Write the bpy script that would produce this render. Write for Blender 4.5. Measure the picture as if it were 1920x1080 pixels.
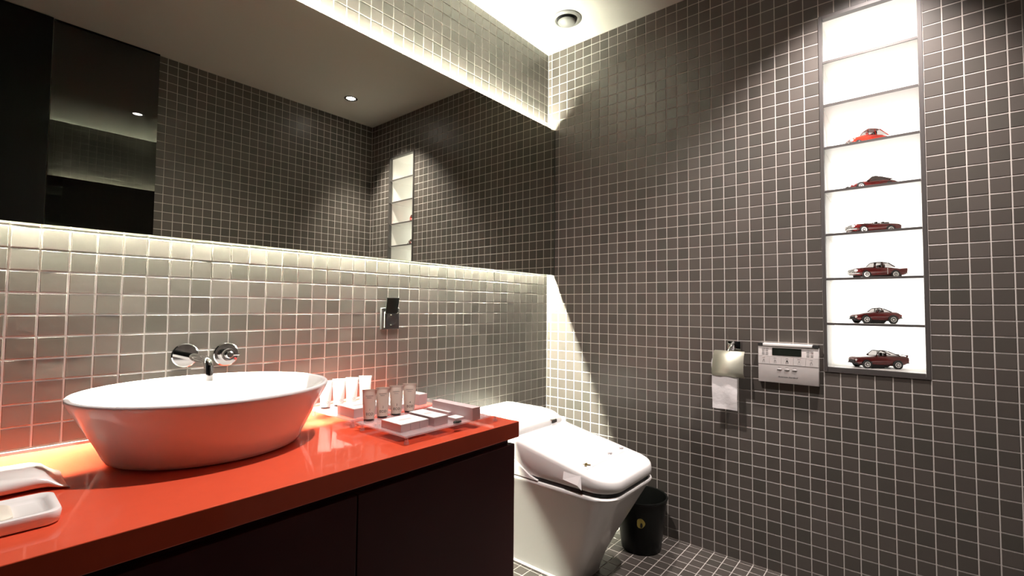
import bpy, bmesh, math, random
from mathutils import Vector, Matrix

# ---------------------------------------------------------------- clear, camera, light, exposure
for o in list(bpy.data.objects):
    bpy.data.objects.remove(o, do_unlink=True)
S = bpy.context.scene
COL = S.collection
PI = math.pi
rnd = random.Random(7)

cam_d = bpy.data.cameras.new('camera')
cam = bpy.data.objects.new('camera', cam_d)
COL.objects.link(cam)
S.camera = cam
cam_d.sensor_width = 36.0
cam_d.lens = 891.2 / 1920 * 36.0
cam_d.clip_start = 0.01
CAM = Vector((-2.1149, -1.5325, 1.0179))
_pitch, _yaw, _roll = math.radians(2.361), math.radians(49.8664), math.radians(0.5346)
_f = Vector((math.cos(_pitch) * math.sin(_yaw), math.cos(_pitch) * math.cos(_yaw), math.sin(_pitch)))
_r = Vector((math.cos(_yaw), -math.sin(_yaw), 0))
_u = _r.cross(_f)
R_ = math.cos(_roll) * _r + math.sin(_roll) * _u
U_ = -math.sin(_roll) * _r + math.cos(_roll) * _u
F_ = _f
cam.matrix_world = Matrix(((R_.x, U_.x, -F_.x, CAM.x), (R_.y, U_.y, -F_.y, CAM.y),
                           (R_.z, U_.z, -F_.z, CAM.z), (0, 0, 0, 1)))

W = bpy.data.worlds.new('world')
S.world = W
W.use_nodes = True
W.node_tree.nodes['Background'].inputs[0].default_value = (0.9, 0.95, 1.0, 1)
W.node_tree.nodes['Background'].inputs[1].default_value = 0.0

S.view_settings.view_transform = 'Standard'
S.view_settings.look = 'None'
S.view_settings.exposure = 0.0
S.view_settings.gamma = 1.0
S.view_settings.use_curve_mapping = False
S.cycles.max_bounces = 12
S.cycles.diffuse_bounces = 6
S.cycles.glossy_bounces = 6
S.cycles.transparent_max_bounces = 12
S.cycles.sample_clamp_indirect = 6.0
S.cycles.caustics_reflective = False
S.cycles.caustics_refractive = False

# brightness of the room's own lamps
TUBE_TOP = 470.0
TUBE_LOW = 4150.0
NICHE = 2.7
DOWN = 190.0
DOWN_B = 175.0
WARM = (1.0, 1.0, 0.82)
NEUT = (1.0, 0.89, 0.85)

# ---------------------------------------------------------------- materials
def mat(name, col, rough=0.5, metal=0.0, spec=0.5, coat=0.0, bump=0.0, bscale=200.0, var=0.0, vscale=8.0, emit=None, estr=0.0):
    m = bpy.data.materials.new(name)
    m.use_nodes = True
    nt = m.node_tree
    b = nt.nodes['Principled BSDF']
    b.inputs['Base Color'].default_value = (*col, 1)
    b.inputs['Roughness'].default_value = rough
    b.inputs['Metallic'].default_value = metal
    b.inputs['Specular IOR Level'].default_value = spec
    if coat:
        b.inputs['Coat Weight'].default_value = coat
        b.inputs['Coat Roughness'].default_value = 0.05
    if emit:
        b.inputs['Emission Color'].default_value = (*emit, 1)
        b.inputs['Emission Strength'].default_value = estr
    if bump or var:
        tc = nt.nodes.new('ShaderNodeTexCoord')
    if bump:
        n = nt.nodes.new('ShaderNodeTexNoise'); n.inputs['Scale'].default_value = bscale
        n.inputs['Detail'].default_value = 3
        bp = nt.nodes.new('ShaderNodeBump'); bp.inputs['Strength'].default_value = bump
        bp.inputs['Distance'].default_value = 0.002
        nt.links.new(tc.outputs['Object'], n.inputs['Vector'])
        nt.links.new(n.outputs['Fac'], bp.inputs['Height'])
        nt.links.new(bp.outputs['Normal'], b.inputs['Normal'])
    if var:
        n2 = nt.nodes.new('ShaderNodeTexNoise'); n2.inputs['Scale'].default_value = vscale
        n2.inputs['Detail'].default_value = 4
        mx = nt.nodes.new('ShaderNodeMix'); mx.data_type = 'RGBA'
        mx.inputs['A'].default_value = (*[c * (1 - var) for c in col], 1)
        mx.inputs['B'].default_value = (*[min(1, c * (1 + var)) for c in col], 1)
        nt.links.new(tc.outputs['Object'], n2.inputs['Vector'])
        nt.links.new(n2.outputs['Fac'], mx.inputs['Factor'])
        nt.links.new(mx.outputs['Result'], b.inputs['Base Color'])
    return m

def tile_mat(name, col, rough, spec):
    """glazed mosaic tile: every tile its own slight shade"""
    m = bpy.data.materials.new(name); m.use_nodes = True
    nt = m.node_tree; b = nt.nodes['Principled BSDF']
    oi = nt.nodes.new('ShaderNodeObjectInfo'); ge = nt.nodes.new('ShaderNodeNewGeometry')
    ad = nt.nodes.new('ShaderNodeMath'); ad.operation = 'ADD'
    fr = nt.nodes.new('ShaderNodeMath'); fr.operation = 'FRACT'
    nt.links.new(oi.outputs['Random'], ad.inputs[0]); nt.links.new(ge.outputs['Random Per Island'], ad.inputs[1])
    nt.links.new(ad.outputs[0], fr.inputs[0])
    cr = nt.nodes.new('ShaderNodeValToRGB')
    e = cr.color_ramp.elements
    e[0].position = 0.0; e[0].color = (col[0] * .84, col[1] * .86, col[2] * .84, 1)
    e[1].position = 1.0; e[1].color = (col[0] * 1.18, col[1] * 1.15, col[2] * 1.16, 1)
    k = e.new(0.5); k.color = (col[0] * 1.02, col[1] * .98, col[2] * .98, 1)
    nt.links.new(fr.outputs[0], cr.inputs['Fac'])
    nt.links.new(cr.outputs['Color'], b.inputs['Base Color'])
    b.inputs['Roughness'].default_value = rough
    b.inputs['Specular IOR Level'].default_value = spec
    tc = nt.nodes.new('ShaderNodeTexCoord'); n = nt.nodes.new('ShaderNodeTexNoise')
    n.inputs['Scale'].default_value = 45; n.inputs['Detail'].default_value = 2
    bp = nt.nodes.new('ShaderNodeBump'); bp.inputs['Strength'].default_value = 0.10; bp.inputs['Distance'].default_value = 0.002
    nt.links.new(tc.outputs['Object'], n.inputs['Vector']); nt.links.new(n.outputs['Fac'], bp.inputs['Height'])
    nt.links.new(bp.outputs['Normal'], b.inputs['Normal'])
    return m

def thin_clear(name, tint, gloss=0.12, milk=0.0):
    """thin clear acrylic sheet: see-through with a mirror-like sheen"""
    m = bpy.data.materials.new(name); m.use_nodes = True
    nt = m.node_tree; nt.nodes.remove(nt.nodes['Principled BSDF'])
    out = nt.nodes['Material Output']
    tr = nt.nodes.new('ShaderNodeBsdfTransparent'); tr.inputs[0].default_value = (*tint, 1)
    gl = nt.nodes.new('ShaderNodeBsdfGlossy'); gl.inputs['Roughness'].default_value = 0.04
    fr = nt.nodes.new('ShaderNodeFresnel'); fr.inputs[0].default_value = 1.49
    ad = nt.nodes.new('ShaderNodeMath'); ad.operation = 'ADD'; ad.inputs[1].default_value = gloss * .3
    mx = nt.nodes.new('ShaderNodeMixShader')
    ge = nt.nodes.new('ShaderNodeNewGeometry'); sb = nt.nodes.new('ShaderNodeMath'); sb.operation = 'SUBTRACT'; sb.inputs[0].default_value = 1.0
    mu = nt.nodes.new('ShaderNodeMath'); mu.operation = 'MULTIPLY'; mu.use_clamp = True
    nt.links.new(ge.outputs['Backfacing'], sb.inputs[1])
    nt.links.new(fr.outputs[0], ad.inputs[0]); nt.links.new(ad.outputs[0], mu.inputs[0]); nt.links.new(sb.outputs[0], mu.inputs[1])
    nt.links.new(mu.outputs[0], mx.inputs[0])
    df = nt.nodes.new('ShaderNodeBsdfDiffuse'); df.inputs[0].default_value = (*[c * .85 for c in tint], 1)
    m2 = nt.nodes.new('ShaderNodeMixShader'); m2.inputs[0].default_value = milk
    nt.links.new(tr.outputs[0], m2.inputs[1]); nt.links.new(df.outputs[0], m2.inputs[2])
    nt.links.new(m2.outputs[0], mx.inputs[1]); nt.links.new(gl.outputs[0], mx.inputs[2])
    nt.links.new(mx.outputs[0], out.inputs[0])
    return m

def emitter(name, col, strength):
    m = bpy.data.materials.new(name); m.use_nodes = True
    nt = m.node_tree; nt.nodes.remove(nt.nodes['Principled BSDF'])
    e = nt.nodes.new('ShaderNodeEmission'); e.inputs[0].default_value = (*col, 1); e.inputs[1].default_value = strength
    nt.links.new(e.outputs[0], nt.nodes['Material Output'].inputs[0])
    return m

M = dict(
    tile=tile_mat('taupe_mosaic', (0.078, 0.0705, 0.062), 0.36, 0.5),
    grout=mat('pale_grout', (0.52, 0.485, 0.45), 0.9, bump=0.25, bscale=400),
    ceil=mat('cream_paint', (0.62, 0.61, 0.55), 0.85),
    mirror=mat('tinted_mirror', (0.75, 0.775, 0.68), 0.0, 1.0),  # slightly green, dimmed further so its reflections come out darker
    mirror_edge=mat('mirror_edge', (0.03, 0.04, 0.03), 0.3),
    blackglass=mat('black_glass', (0.003, 0.003, 0.003), 0.015, spec=0.95),
    black=mat('black_lacquer', (0.004, 0.004, 0.004), 0.4, spec=0.15),
    red=mat('red_solid_surface', (0.63, 0.086, 0.040), 0.05, spec=0.5, var=0.04, vscale=30),
    wine=mat('dark_red_lacquer', (0.062, 0.010, 0.011), 0.30, spec=0.25),
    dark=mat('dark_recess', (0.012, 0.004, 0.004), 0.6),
    ceramic=mat('white_ceramic', (0.83, 0.82, 0.80), 0.08, spec=0.5),
    plastic=mat('white_plastic', (0.86, 0.85, 0.83), 0.22),
    chrome=mat('chrome', (0.82, 0.82, 0.82), 0.06, 1.0),
    steel=mat('brushed_steel', (0.66, 0.66, 0.55), 0.52, 1.0),
    frame=mat('grey_metal_frame', (0.085, 0.078, 0.075), 0.4, 0.3),
    niche=mat('white_niche_board', (0.80, 0.79, 0.76), 0.5),
    shelf=mat('white_glass_shelf', (0.80, 0.79, 0.76), 0.25),
    paper=mat('white_tissue', (0.78, 0.76, 0.76), 0.95, bump=0.6, bscale=60),
    card=mat('white_card', (0.80, 0.77, 0.76), 0.6),
    pinkcard=mat('pale_pink_card', (0.66, 0.53, 0.53), 0.55),
    cream=mat('cream_tube_plastic', (0.66, 0.57, 0.49), 0.35),
    ivory=mat('ivory_soap', (0.80, 0.77, 0.66), 0.35),
    cap=mat('dark_brown_cap', (0.02, 0.008, 0.008), 0.35),
    ink=mat('black_print', (0.012, 0.012, 0.012), 0.6),
    greyink=mat('grey_print', (0.30, 0.28, 0.27), 0.6),
    gold=mat('olive_gold_print', (0.20, 0.15, 0.05), 0.5),
    acrylic=thin_clear('clear_pink_acrylic', (0.97, 0.90, 0.90), milk=0.28),
    film=mat('glossy_white_film', (0.80, 0.79, 0.76), 0.16, coat=0.4),
    rubber=mat('black_rubber', (0.012, 0.012, 0.012), 0.6),
    binblack=mat('black_bin_plastic', (0.006, 0.007, 0.006), 0.30, spec=0.2),
    panel=mat('silver_white_plastic', (0.60, 0.57, 0.55), 0.35),
    lcd=mat('dark_lcd', (0.014, 0.018, 0.014), 0.12),
    greykey=mat('grey_key', (0.42, 0.40, 0.39), 0.4),
    caulk=mat('white_caulk', (0.75, 0.73, 0.70), 0.6),
    carred=mat('bright_red_car_paint', (0.62, 0.035, 0.02), 0.15, coat=0.6),
    carmaroon_dim=mat('maroon_backlit_car_paint', (0.11, 0.008, 0.007), 0.2, coat=0.3),  # maroon darkened further to put the cars' backlit shade into the paint
    cardark=mat('dark_car_roof', (0.05, 0.022, 0.018), 0.2, coat=0.5),
    window=thin_clear('car_window', (0.55, 0.53, 0.52), 0.05),
    headlight=mat('headlight', (0.8, 0.8, 0.78), 0.1),
    rim=mat('silver_wheel_rim', (0.85, 0.85, 0.83), 0.35),
    paleprint=mat('pale_print', (0.60, 0.56, 0.56), 0.6),
    vent=mat('grey_vent_metal', (0.19, 0.19, 0.18), 0.4),
    tube_top=emitter('lit_tube_top', WARM, TUBE_TOP),
    tube_low=emitter('lit_tube_low', WARM, TUBE_LOW),
    lens=emitter('lit_downlight_lens', NEUT, 60.0),
    light_panel=emitter('lit_niche_panel', (1.0, 0.965, 0.90), NICHE),
    yellow=mat('yellow_sticker', (0.45, 0.36, 0.08), 0.5),
    reddot=mat('red_dot', (0.5, 0.03, 0.03), 0.4),
)

# ---------------------------------------------------------------- helpers
class MB:
    """collects primitive shapes and links them as ONE mesh object"""
    def __init__(s):
        s.v = []; s.f = []; s.mi = []
        s.cur = 0
    def add(s, vs, fs):
        k = len(s.v)
        s.v += [tuple(v) for v in vs]
        s.f += [tuple(i + k for i in f) for f in fs]
        s.mi += [s.cur] * len(fs)
        return s
    def box(s, x0, x1, y0, y1, z0, z1, c=0.0):
        if c <= 0:
            vs = [(x, y, z) for z in (z0, z1) for y in (y0, y1) for x in (x0, x1)]
            return s.add(vs, [(0, 2, 3, 1), (4, 5, 7, 6), (0, 1, 5, 4), (2, 6, 7, 3), (0, 4, 6, 2), (1, 3, 7, 5)])
        return s.loft([rrect(x0 + i, x1 - i, y0 + i, y1 - i, z, c, 2) for i, z in ((c, z0), (c * .3, z0 + c * .3), (0, z0 + c), (0, z1 - c), (c * .3, z1 - c * .3), (c, z1))])
    def loft(s, rings, cap0=True, cap1=True):
        n = len(rings[0]); k = len(rings)
        vs = [p for r in rings for p in r]
        fs = []
        for a in range(k - 1):
            for i in range(n):
                j = (i + 1) % n
                fs.append((a * n + i, a * n + j, (a + 1) * n + j, (a + 1) * n + i))
        if cap0: fs.append(tuple(reversed(range(n))))
        if cap1: fs.append(tuple(range((k - 1) * n, k * n)))
        return s.add(vs, fs)
    def lathe(s, prof, seg=32, o=(0, 0, 0), ax='z', cap=True):
        rings = []
        for r, h in prof:
            ring = []
            for i in range(seg):
                a = 2 * PI * i / seg
                p = (r * math.cos(a), r * math.sin(a), h)
                if ax == 'y': p = (p[0], -p[2], p[1])      # axis points to -y
                if ax == 'x': p = (-p[2], -p[0], p[1])     # axis points to -x
                ring.append((p[0] + o[0], p[1] + o[1], p[2] + o[2]))
            rings.append(ring)
        return s.loft(rings, cap, cap)
    def tube(s, path, r, seg=12, cap=True):
        pts = [Vector(p) for p in path]; rings = []
        up = None
        for i, p in enumerate(pts):
            t = (pts[min(i + 1, len(pts) - 1)] - pts[max(i - 1, 0)]).normalized()
            if up is None:
                up = Vector((0, 0, 1)) if abs(t.z) < .9 else Vector((1, 0, 0))
            a = t.cross(up).normalized(); b = a.cross(t).normalized(); up = b
            rr = r[i] if isinstance(r, (list, tuple)) else r
            rings.append([tuple(p + rr * (math.cos(2 * PI * j / seg) * a + math.sin(2 * PI * j / seg) * b)) for j in range(seg)])
        return s.loft(rings, cap, cap)
    def prism(s, pts, d):
        """closed outline extruded by vector d"""
        n = len(pts)
        vs = [tuple(p) for p in pts] + [tuple(Vector(p) + Vector(d)) for p in pts]
        fs = [tuple(reversed(range(n))), tuple(range(n, 2 * n))]
        fs += [(i, (i + 1) % n, n + (i + 1) % n, n + i) for i in range(n)]
        return s.add(vs, fs)
    def build(s, name, m, parent=None, smooth=None, matrix=None, fix=True):
        me = bpy.data.meshes.new(name)
        me.from_pydata(s.v, [], s.f)
        if fix:
            bm = bmesh.new(); bm.from_mesh(me)
            bmesh.ops.recalc_face_normals(bm, faces=bm.faces)
            bm.to_mesh(me); bm.free()
        ms = m if isinstance(m, (list, tuple)) else [m]
        for q in ms: me.materials.append(q)
        if len(ms) > 1:
            for p, i in zip(me.polygons, s.mi): p.material_index = i
        if smooth:
            for p in me.polygons: p.use_smooth = True
            try: me.set_sharp_from_angle(angle=math.radians(smooth))
            except Exception: pass
        o = bpy.data.objects.new(name, me)
        COL.objects.link(o)
        if parent: o.parent = parent
        if matrix is not None: o.matrix_local = matrix
        return o

def rrect(x0, x1, y0, y1, z, r, n=4):
    r = max(min(r, (x1 - x0) / 2 - 1e-5, (y1 - y0) / 2 - 1e-5), 1e-5)
    out = []
    for cx, cy, a0 in ((x1 - r, y1 - r, 0), (x0 + r, y1 - r, 90), (x0 + r, y0 + r, 180), (x1 - r, y0 + r, 270)):
        for i in range(n + 1):
            a = math.radians(a0 + 90 * i / n)
            out.append((cx + r * math.cos(a), cy + r * math.sin(a), z))
    return out

def tag(o, label=None, cat=None, group=None, kind=None):
    if label: o['label'] = label
    if cat: o['category'] = cat
    if group: o['group'] = group
    if kind: o['kind'] = kind
    return o

def empty(name, loc, rz=0.0):
    o = bpy.data.objects.new(name, None)
    COL.objects.link(o)
    o.location = loc; o.rotation_euler = (0, 0, rz)
    o.empty_display_size = 0.02
    return o

def copy_tree(o, parent=None):
    c = o.copy(); COL.objects.link(c)
    if parent: c.parent = parent
    for ch in list(o.children): copy_tree(ch, c)
    return c

def text(name, s, size, m, parent, origin, xdir, ydir, shear=0.0, depth=0.0003, align='CENTER'):
    """printed lettering: flat letters just proud of the surface"""
    cu = bpy.data.curves.new(name, 'FONT'); cu.body = s; cu.size = size; cu.shear = shear
    cu.align_x = align; cu.align_y = 'CENTER'; cu.resolution_u = 2
    t = bpy.data.objects.new(name, cu); COL.objects.link(t)
    dg = bpy.context.evaluated_depsgraph_get()
    me = bpy.data.meshes.new_from_object(t.evaluated_get(dg))
    bpy.data.objects.remove(t, do_unlink=True)
    me.name = name; me.materials.clear(); me.materials.append(m)
    o = bpy.data.objects.new(name, me); COL.objects.link(o)
    x = Vector(xdir).normalized(); y = Vector(ydir).normalized(); z = x.cross(y).normalized(); y = z.cross(x)
    o.parent = parent
    o.matrix_local = Matrix(((x.x, y.x, z.x, origin[0]), (x.y, y.y, z.y, origin[1]), (x.z, y.z, z.z, origin[2]), (0, 0, 0, 1)))
    return o

# ---------------------------------------------------------------- room shell
PITCH = 0.05
ZROW = 1.1915                    # a horizontal joint, level with the mirror's lower edge
H = 2.43                         # ceiling height
YB = -1.81                       # opposite wall
XL = -2.42                       # far end wall, beside the camera
GR = 0.0012                      # joints sit this far behind the tile faces
NY0, NY1, NZ0, NZ1 = -1.275, -1.575, 0.7915, 2.1415     # niche opening in the right wall
ND = 0.235                       # niche depth

def pix(p):
    d = Vector(p) - CAM; z = d.dot(F_)
    if z <= 0.02: return None
    return (960 + 891.2 * d.dot(R_) / z, 540 - 891.2 * d.dot(U_) / z)

def tile_mesh(hw, hh):
    """bevelled tile, centred, face at z = 0"""
    c = 0.0012
    v = []
    for (a, b, z) in ((hw, hh, -0.004), (hw, hh, -c * .7), (hw - c, hh - c, 0)):
        v += [(-a, -b, z), (a, -b, z), (a, b, z), (-a, b, z)]
    f = []
    for k in (0, 4):
        for i in range(4):
            j = (i + 1) % 4
            f.append((k + i, k + j, k + 4 + j, k + 4 + i))
    f.append((8, 9, 10, 11))
    return v, f

TW = 0.0466
_tv, _tf = tile_mesh(TW / 2, TW / 2)
TILE = bpy.data.meshes.new('tile'); TILE.from_pydata(_tv, [], _tf); TILE.materials.append(M['tile'])

def lines(first, lo, hi):
    """joint positions with spacing PITCH through 'first', clipped to [lo, hi]"""
    k0 = math.ceil((lo - first) / PITCH - 1e-6); out = [lo]
    v = first + k0 * PITCH
    while v < hi - 1e-4:
        if v > lo + 0.004: out.append(v)
        v += PITCH
    out.append(hi)
    return out

def tiles(parent, origin, e1, e2, us, vs, skip=None, seen=None, wob=0.0, most=300, seed=1):
    """lay tiles on a face; those that show largest become parts, the rest one part"""
    rg = random.Random(seed)
    e1 = Vector(e1); e2 = Vector(e2); n = e1.cross(e2); O = Vector(origin)
    cells = []
    for a in range(len(us) - 1):
        for b in range(len(vs) - 1):
            u0, u1, v0, v1 = us[a], us[a + 1], vs[b], vs[b + 1]
            if u1 - u0 < .008 or v1 - v0 < .008: continue
            uc, vc = (u0 + u1) / 2, (v0 + v1) / 2
            if skip and skip(uc, vc): continue
            area = 0.0
            if seen and seen(uc, vc):
                ps = [pix(O + e1 * u + e2 * v) for u, v in ((u0, v0), (u1, v0), (u1, v1), (u0, v1))]
                if all(ps) and -20 < sum(p[0] for p in ps) / 4 < 1940 and -20 < sum(p[1] for p in ps) / 4 < 1100:
                    area = abs(sum(ps[i][0] * ps[(i + 1) % 4][1] - ps[(i + 1) % 4][0] * ps[i][1] for i in range(4))) / 2
            cells.append((area, uc, vc, u1 - u0, v1 - v0))
    cells.sort(key=lambda c: -c[0])
    rest = MB()
    for i, (area, uc, vc, du, dv) in enumerate(cells):
        tx, ty = rg.gauss(0, wob), rg.gauss(0, wob)
        rot = Matrix.Rotation(tx, 3, 'X') @ Matrix.Rotation(ty, 3, 'Y')
        B = Matrix((e1, e2, n)).transposed() @ rot
        P = O + e1 * uc + e2 * vc
        j = PITCH - TW
        if i < most and area > 40:
            o = bpy.data.objects.new('tile', TILE); COL.objects.link(o); o.parent = parent
            sc = Matrix.Diagonal(((du - j) / TW, (dv - j) / TW, 1))
            o.matrix_local = Matrix.Translation(P) @ (B @ sc).to_4x4()
        else:
            v, f = tile_mesh((du - j) / 2, (dv - j) / 2)
            rest.add([P + B @ Vector(q) for q in v], f)
    if rest.v:
        tag(rest.build('tile_field', M['tile'], parent, fix=False), kind='stuff')

def structure(o, label, cat): return tag(o, label, cat, kind='structure')

MZ0, MZ1, MY = 1.1945, 1.990, -0.050           # mirror: lower, upper edge, face
CZ = 0.682                                     # counter height
CX = -1.010                                    # right end of the counter

wall_left = structure(MB().box(XL - .1, 0.0, GR, .12, 0, H).build('wall_left', M['grout']), 'long mosaic-tiled wall behind the mirror and red counter', 'wall')
uL = lines(-0.629 * PITCH, XL, 0.0)
vZ = lines(ZROW, 0.0, H)
def seenL(u, v): return (v > MZ1 or v < MZ0) and (v > CZ or u > -1.0)
tiles(wall_left, (0, 0, 0), (1, 0, 0), (0, 0, 1), uL, vZ, None, seenL, wob=0.0045, seed=2)

wr = MB()
for y0, y1, z0, z1 in ((YB, 0.0, 0, NZ0), (YB, 0.0, NZ1, H), (NY0, 0.0, NZ0, NZ1), (YB, NY1, NZ0, NZ1)):
    wr.box(GR, .10, y0, y1, z0, z1)
wall_right = structure(wr.build('wall_right', M['grout']), 'mosaic-tiled wall with the lit display niche', 'wall')
uR = lines(0.507 * PITCH, 0.0, -YB)
tiles(wall_right, (0, 0, 0), (0, -1, 0), (0, 0, 1), uR, vZ,
      lambda u, v: -NY0 - .005 < u < -NY1 + .005 and NZ0 - .005 < v < NZ1 + .005, lambda u, v: True, wob=0.004, seed=3)

GX = -1.392                                    # where the black glass panel starts on the opposite wall
wall_front = structure(MB().box(XL - .1, .10, YB - .12, YB - GR, 0, H).build('wall_front', M['grout']), 'tiled wall across the room, seen only in the mirror', 'wall')
tiles(wall_front, (0, YB, 0), (-1, 0, 0), (0, 0, 1), lines(0.0, 0.0, -GX), vZ, wob=0.004, seed=4)
gp = empty('glass_panel', (-1.61, YB, 0))
tag(gp, 'tall black glossy glass panel on the wall opposite the mirror', 'panel')
MB().box(-.215, .218, 0.001, .012, .01, H - .012).build('glass_sheet', M['blackglass'], gp)
MB().box(-.215, .218, 0.001, .016, H - .012, H - .001).build('top_rail', M['black'], gp)
dp = empty('added_black_door', (-2.12, YB, 0))  # made-up door: its matt black ends the reflection in the glass panel
tag(dp, 'added matt black door cutting off the glass reflection at the mirror edge', 'door')
MB().box(-.294, .29, 0.001, .030, .005, H - .004).build('door_leaf', M['black'], dp)
MB().tube([(.24, .03, 1.0), (.24, .07, 1.0), (.14, .07, 1.0)], .009).build('door_handle', M['steel'], dp, smooth=40)
structure(MB().box(XL - .1, XL, YB, 0.0, 0, H).build('wall_rear', M['black']), 'black wall at the camera end of the room', 'wall')

floor = structure(MB().box(XL - .1, .10, YB - .12, .12, -.1, -GR).build('floor', M['grout']), 'mosaic-tiled floor', 'floor')
uF = [-x for x in lines(0.018, 0.0, -XL)][::-1]
tiles(floor, (0, 0, 0), (1, 0, 0), (0, 1, 0), uF, [-y for y in lines(0.507 * PITCH, 0.0, -YB)][::-1], None,
      lambda u, v: u > -1.0 or v < -.63, wob=0.002, seed=5)
structure(MB().box(XL - .1, .10, YB - .12, .12, H, H + .1).build('ceiling', M['ceil']), 'cream painted ceiling', 'ceiling')

# ---------------------------------------------------------------- mirror and its lamps
mr = empty('wall_mirror', (-1.2, 0, MZ0))
tag(mr, 'wide frameless faintly green mirror standing off the tiled wall above the basin', 'mirror')
mh = MZ1 - MZ0
MB().box(XL + .03 + 1.2, 1.1955, MY, MY + .0008, 0, mh).build('mirror_glass', M['mirror'], mr)
MB().box(XL + .03 + 1.2, 1.1955, MY + .0008, MY + .006, 0, mh).build('mirror_backing', M['mirror_edge'], mr)
MB().box(1.1957, 1.1996, MY - .0012, MY + .012, 0, mh).build('gap_strip', M['mirror_edge'], mr)  # added dark strip: shuts the end gap's light leak and paints its dark line
for x in (-.9, -.1, .7):
    MB().box(x - .02, x + .02, MY + .006, -.0005, .25, .55).build('bracket', M['steel'], mr)
for nm, z, mm, off, tr_, lab in (('lamp_tube', 1.968, M['tube_top'], -.0290, .010, 'glowing lamp tube hidden behind the mirror top edge'),
                       ('lamp_tube', 1.2835, M['tube_low'], -.0070, .004, 'glowing lamp tube hidden behind the mirror bottom edge')):
    t = empty(nm, (-1.2, off, z)); tag(t, lab, 'lamp')
    x0 = -1.64 + 1.2 if z > 1.5 else XL + .05 + 1.2
    b = MB(); b.tube([(x0, 0, 0), (1.175, 0, 0)], tr_, 12)
    b.build('tube', mm, t, smooth=60)
    for x in (x0 - .005, 1.180):
        MB().box(x - .008, x + .008, -.010, -off - .0008, -.010, .010, .002).build('end_cap', M['plastic'], t)

# ---------------------------------------------------------------- ceiling downlights and vent
def downlight(x, y, label, watts, cone, soft, aim=(0, 0, -1)):
    t = empty('ceiling_downlight', (x, y, H)); tag(t, label, 'downlight')
    MB().lathe([(.030, -.001), (.042, -.001), (.044, -.004), (.040, -.006), (.030, -.0055), (.029, -.003)], 28, cap=False).build('trim_ring', M['chrome'], t, smooth=40)
    MB().lathe([(.029, -.002), (.022, -.0035), (.0, -.0035)][:2], 24).build('lamp_lens', M['lens'], t)
    ld = bpy.data.lights.new('downlight_beam', 'SPOT')
    ld.energy = watts; ld.color = NEUT; ld.spot_size = math.radians(cone); ld.spot_blend = soft; ld.shadow_soft_size = .025
    lo = bpy.data.objects.new('downlight_beam', ld); COL.objects.link(lo); lo.parent = t; lo.location = (0, 0, -.012); lo.rotation_euler = Vector(aim).to_track_quat('-Z', 'Y').to_euler()
    return t
downlight(-.401, -1.46, 'small bright ceiling downlight near the niche, seen in the mirror', DOWN, 84, .8, (.30, .10, -.95))
downlight(-1.259, -.655, 'small ceiling downlight over the counter, seen in the black glass reflection', DOWN_B, 134, .9)

vt = empty('ceiling_vent', (-.219, -.268, H)); tag(vt, 'round grey ceiling vent with a domed centre disc', 'vent')
MB().lathe([(.050, -.001), (.071, -.001), (.072, -.004), (.066, -.008), (.056, -.010), (.050, -.004)], 40, cap=False).build('flange', M['vent'], vt, smooth=50)
MB().lathe([(.0495, -.0008), (.0490, -.0025)], 40).build('throat', M['ink'], vt)
MB().lathe([(.012, -.004), (.036, -.012), (.043, -.016), (.043, -.019), (.036, -.026), (.022, -.031), (.004, -.033)], 40).build('centre_disc', M['vent'], vt, smooth=50)

# ---------------------------------------------------------------- niche
nm = empty('display_niche', (0, (NY0 + NY1) / 2, NZ0))
tag(nm, 'tall white backlit shelf niche in the right wall, eight bays with a grey frame', 'niche')
hw = (NY0 - NY1) / 2; nh = NZ1 - NZ0; fw = .0125
def nb(b, y0, y1, z0, z1, x0, x1): b.box(x0, x1, y0, y1, z0, z1)
for nme, y0, y1, z0, z1 in (('frame_bar', -hw, -hw + fw, 0, nh), ('frame_bar', hw - fw, hw, 0, nh), ('frame_bar', -hw + fw, hw - fw, 0, .018), ('frame_bar', -hw + fw, hw - fw, nh - .0125, nh)):
    MB().box(-.004, .022, y0 + .0005, y1 - .0005, z0, z1).build(nme, M['frame'], nm)
MB().box(.022, ND + .02, -hw, -hw + .010, 0, nh).build('side_board', M['niche'], nm)
MB().box(.022, ND + .02, hw - .010, hw, 0, nh).build('side_board', M['niche'], nm)
MB().box(.022, ND + .02, -hw + .01, hw - .01, nh - .010, nh).build('top_board', M['niche'], nm)
MB().box(.022, ND + .02, -hw + .01, hw - .01, 0, .0165).build('base_board', M['niche'], nm)
MB().box(ND, ND + .008, -hw + .0102, hw - .0102, .0167, nh - .0102).build('light_panel', M['light_panel'], nm)
SHELF = [1.9655, 1.798, 1.635, 1.469, 1.305, 1.139, 0.972]
for z in SHELF:
    MB().box(.008, ND - .001, -hw + .0102, hw - .0102, z - NZ0 - .007, z - NZ0).build('shelf', M['shelf'], nm)
    MB().box(.002, .0078, -hw + .0127, hw - .0127, z - NZ0 - .008, z - NZ0 + .0005).build('shelf_edge', M['frame'], nm)

# ---------------------------------------------------------------- counter and cabinet
ct = empty('counter_top', (CX, 0, CZ)); tag(ct, 'glossy red-orange stone counter under the white basin', 'counter')
X0 = XL + .005 - CX
s = MB(); s.box(X0, 0, -.634, -.0035, -.046, 0, .0016); s.build('slab', M['red'], ct)
MB().box(X0, -.004, -.0045, -.0008, 0.0002, .007).build('caulk_strip', M['caulk'], ct)

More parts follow.
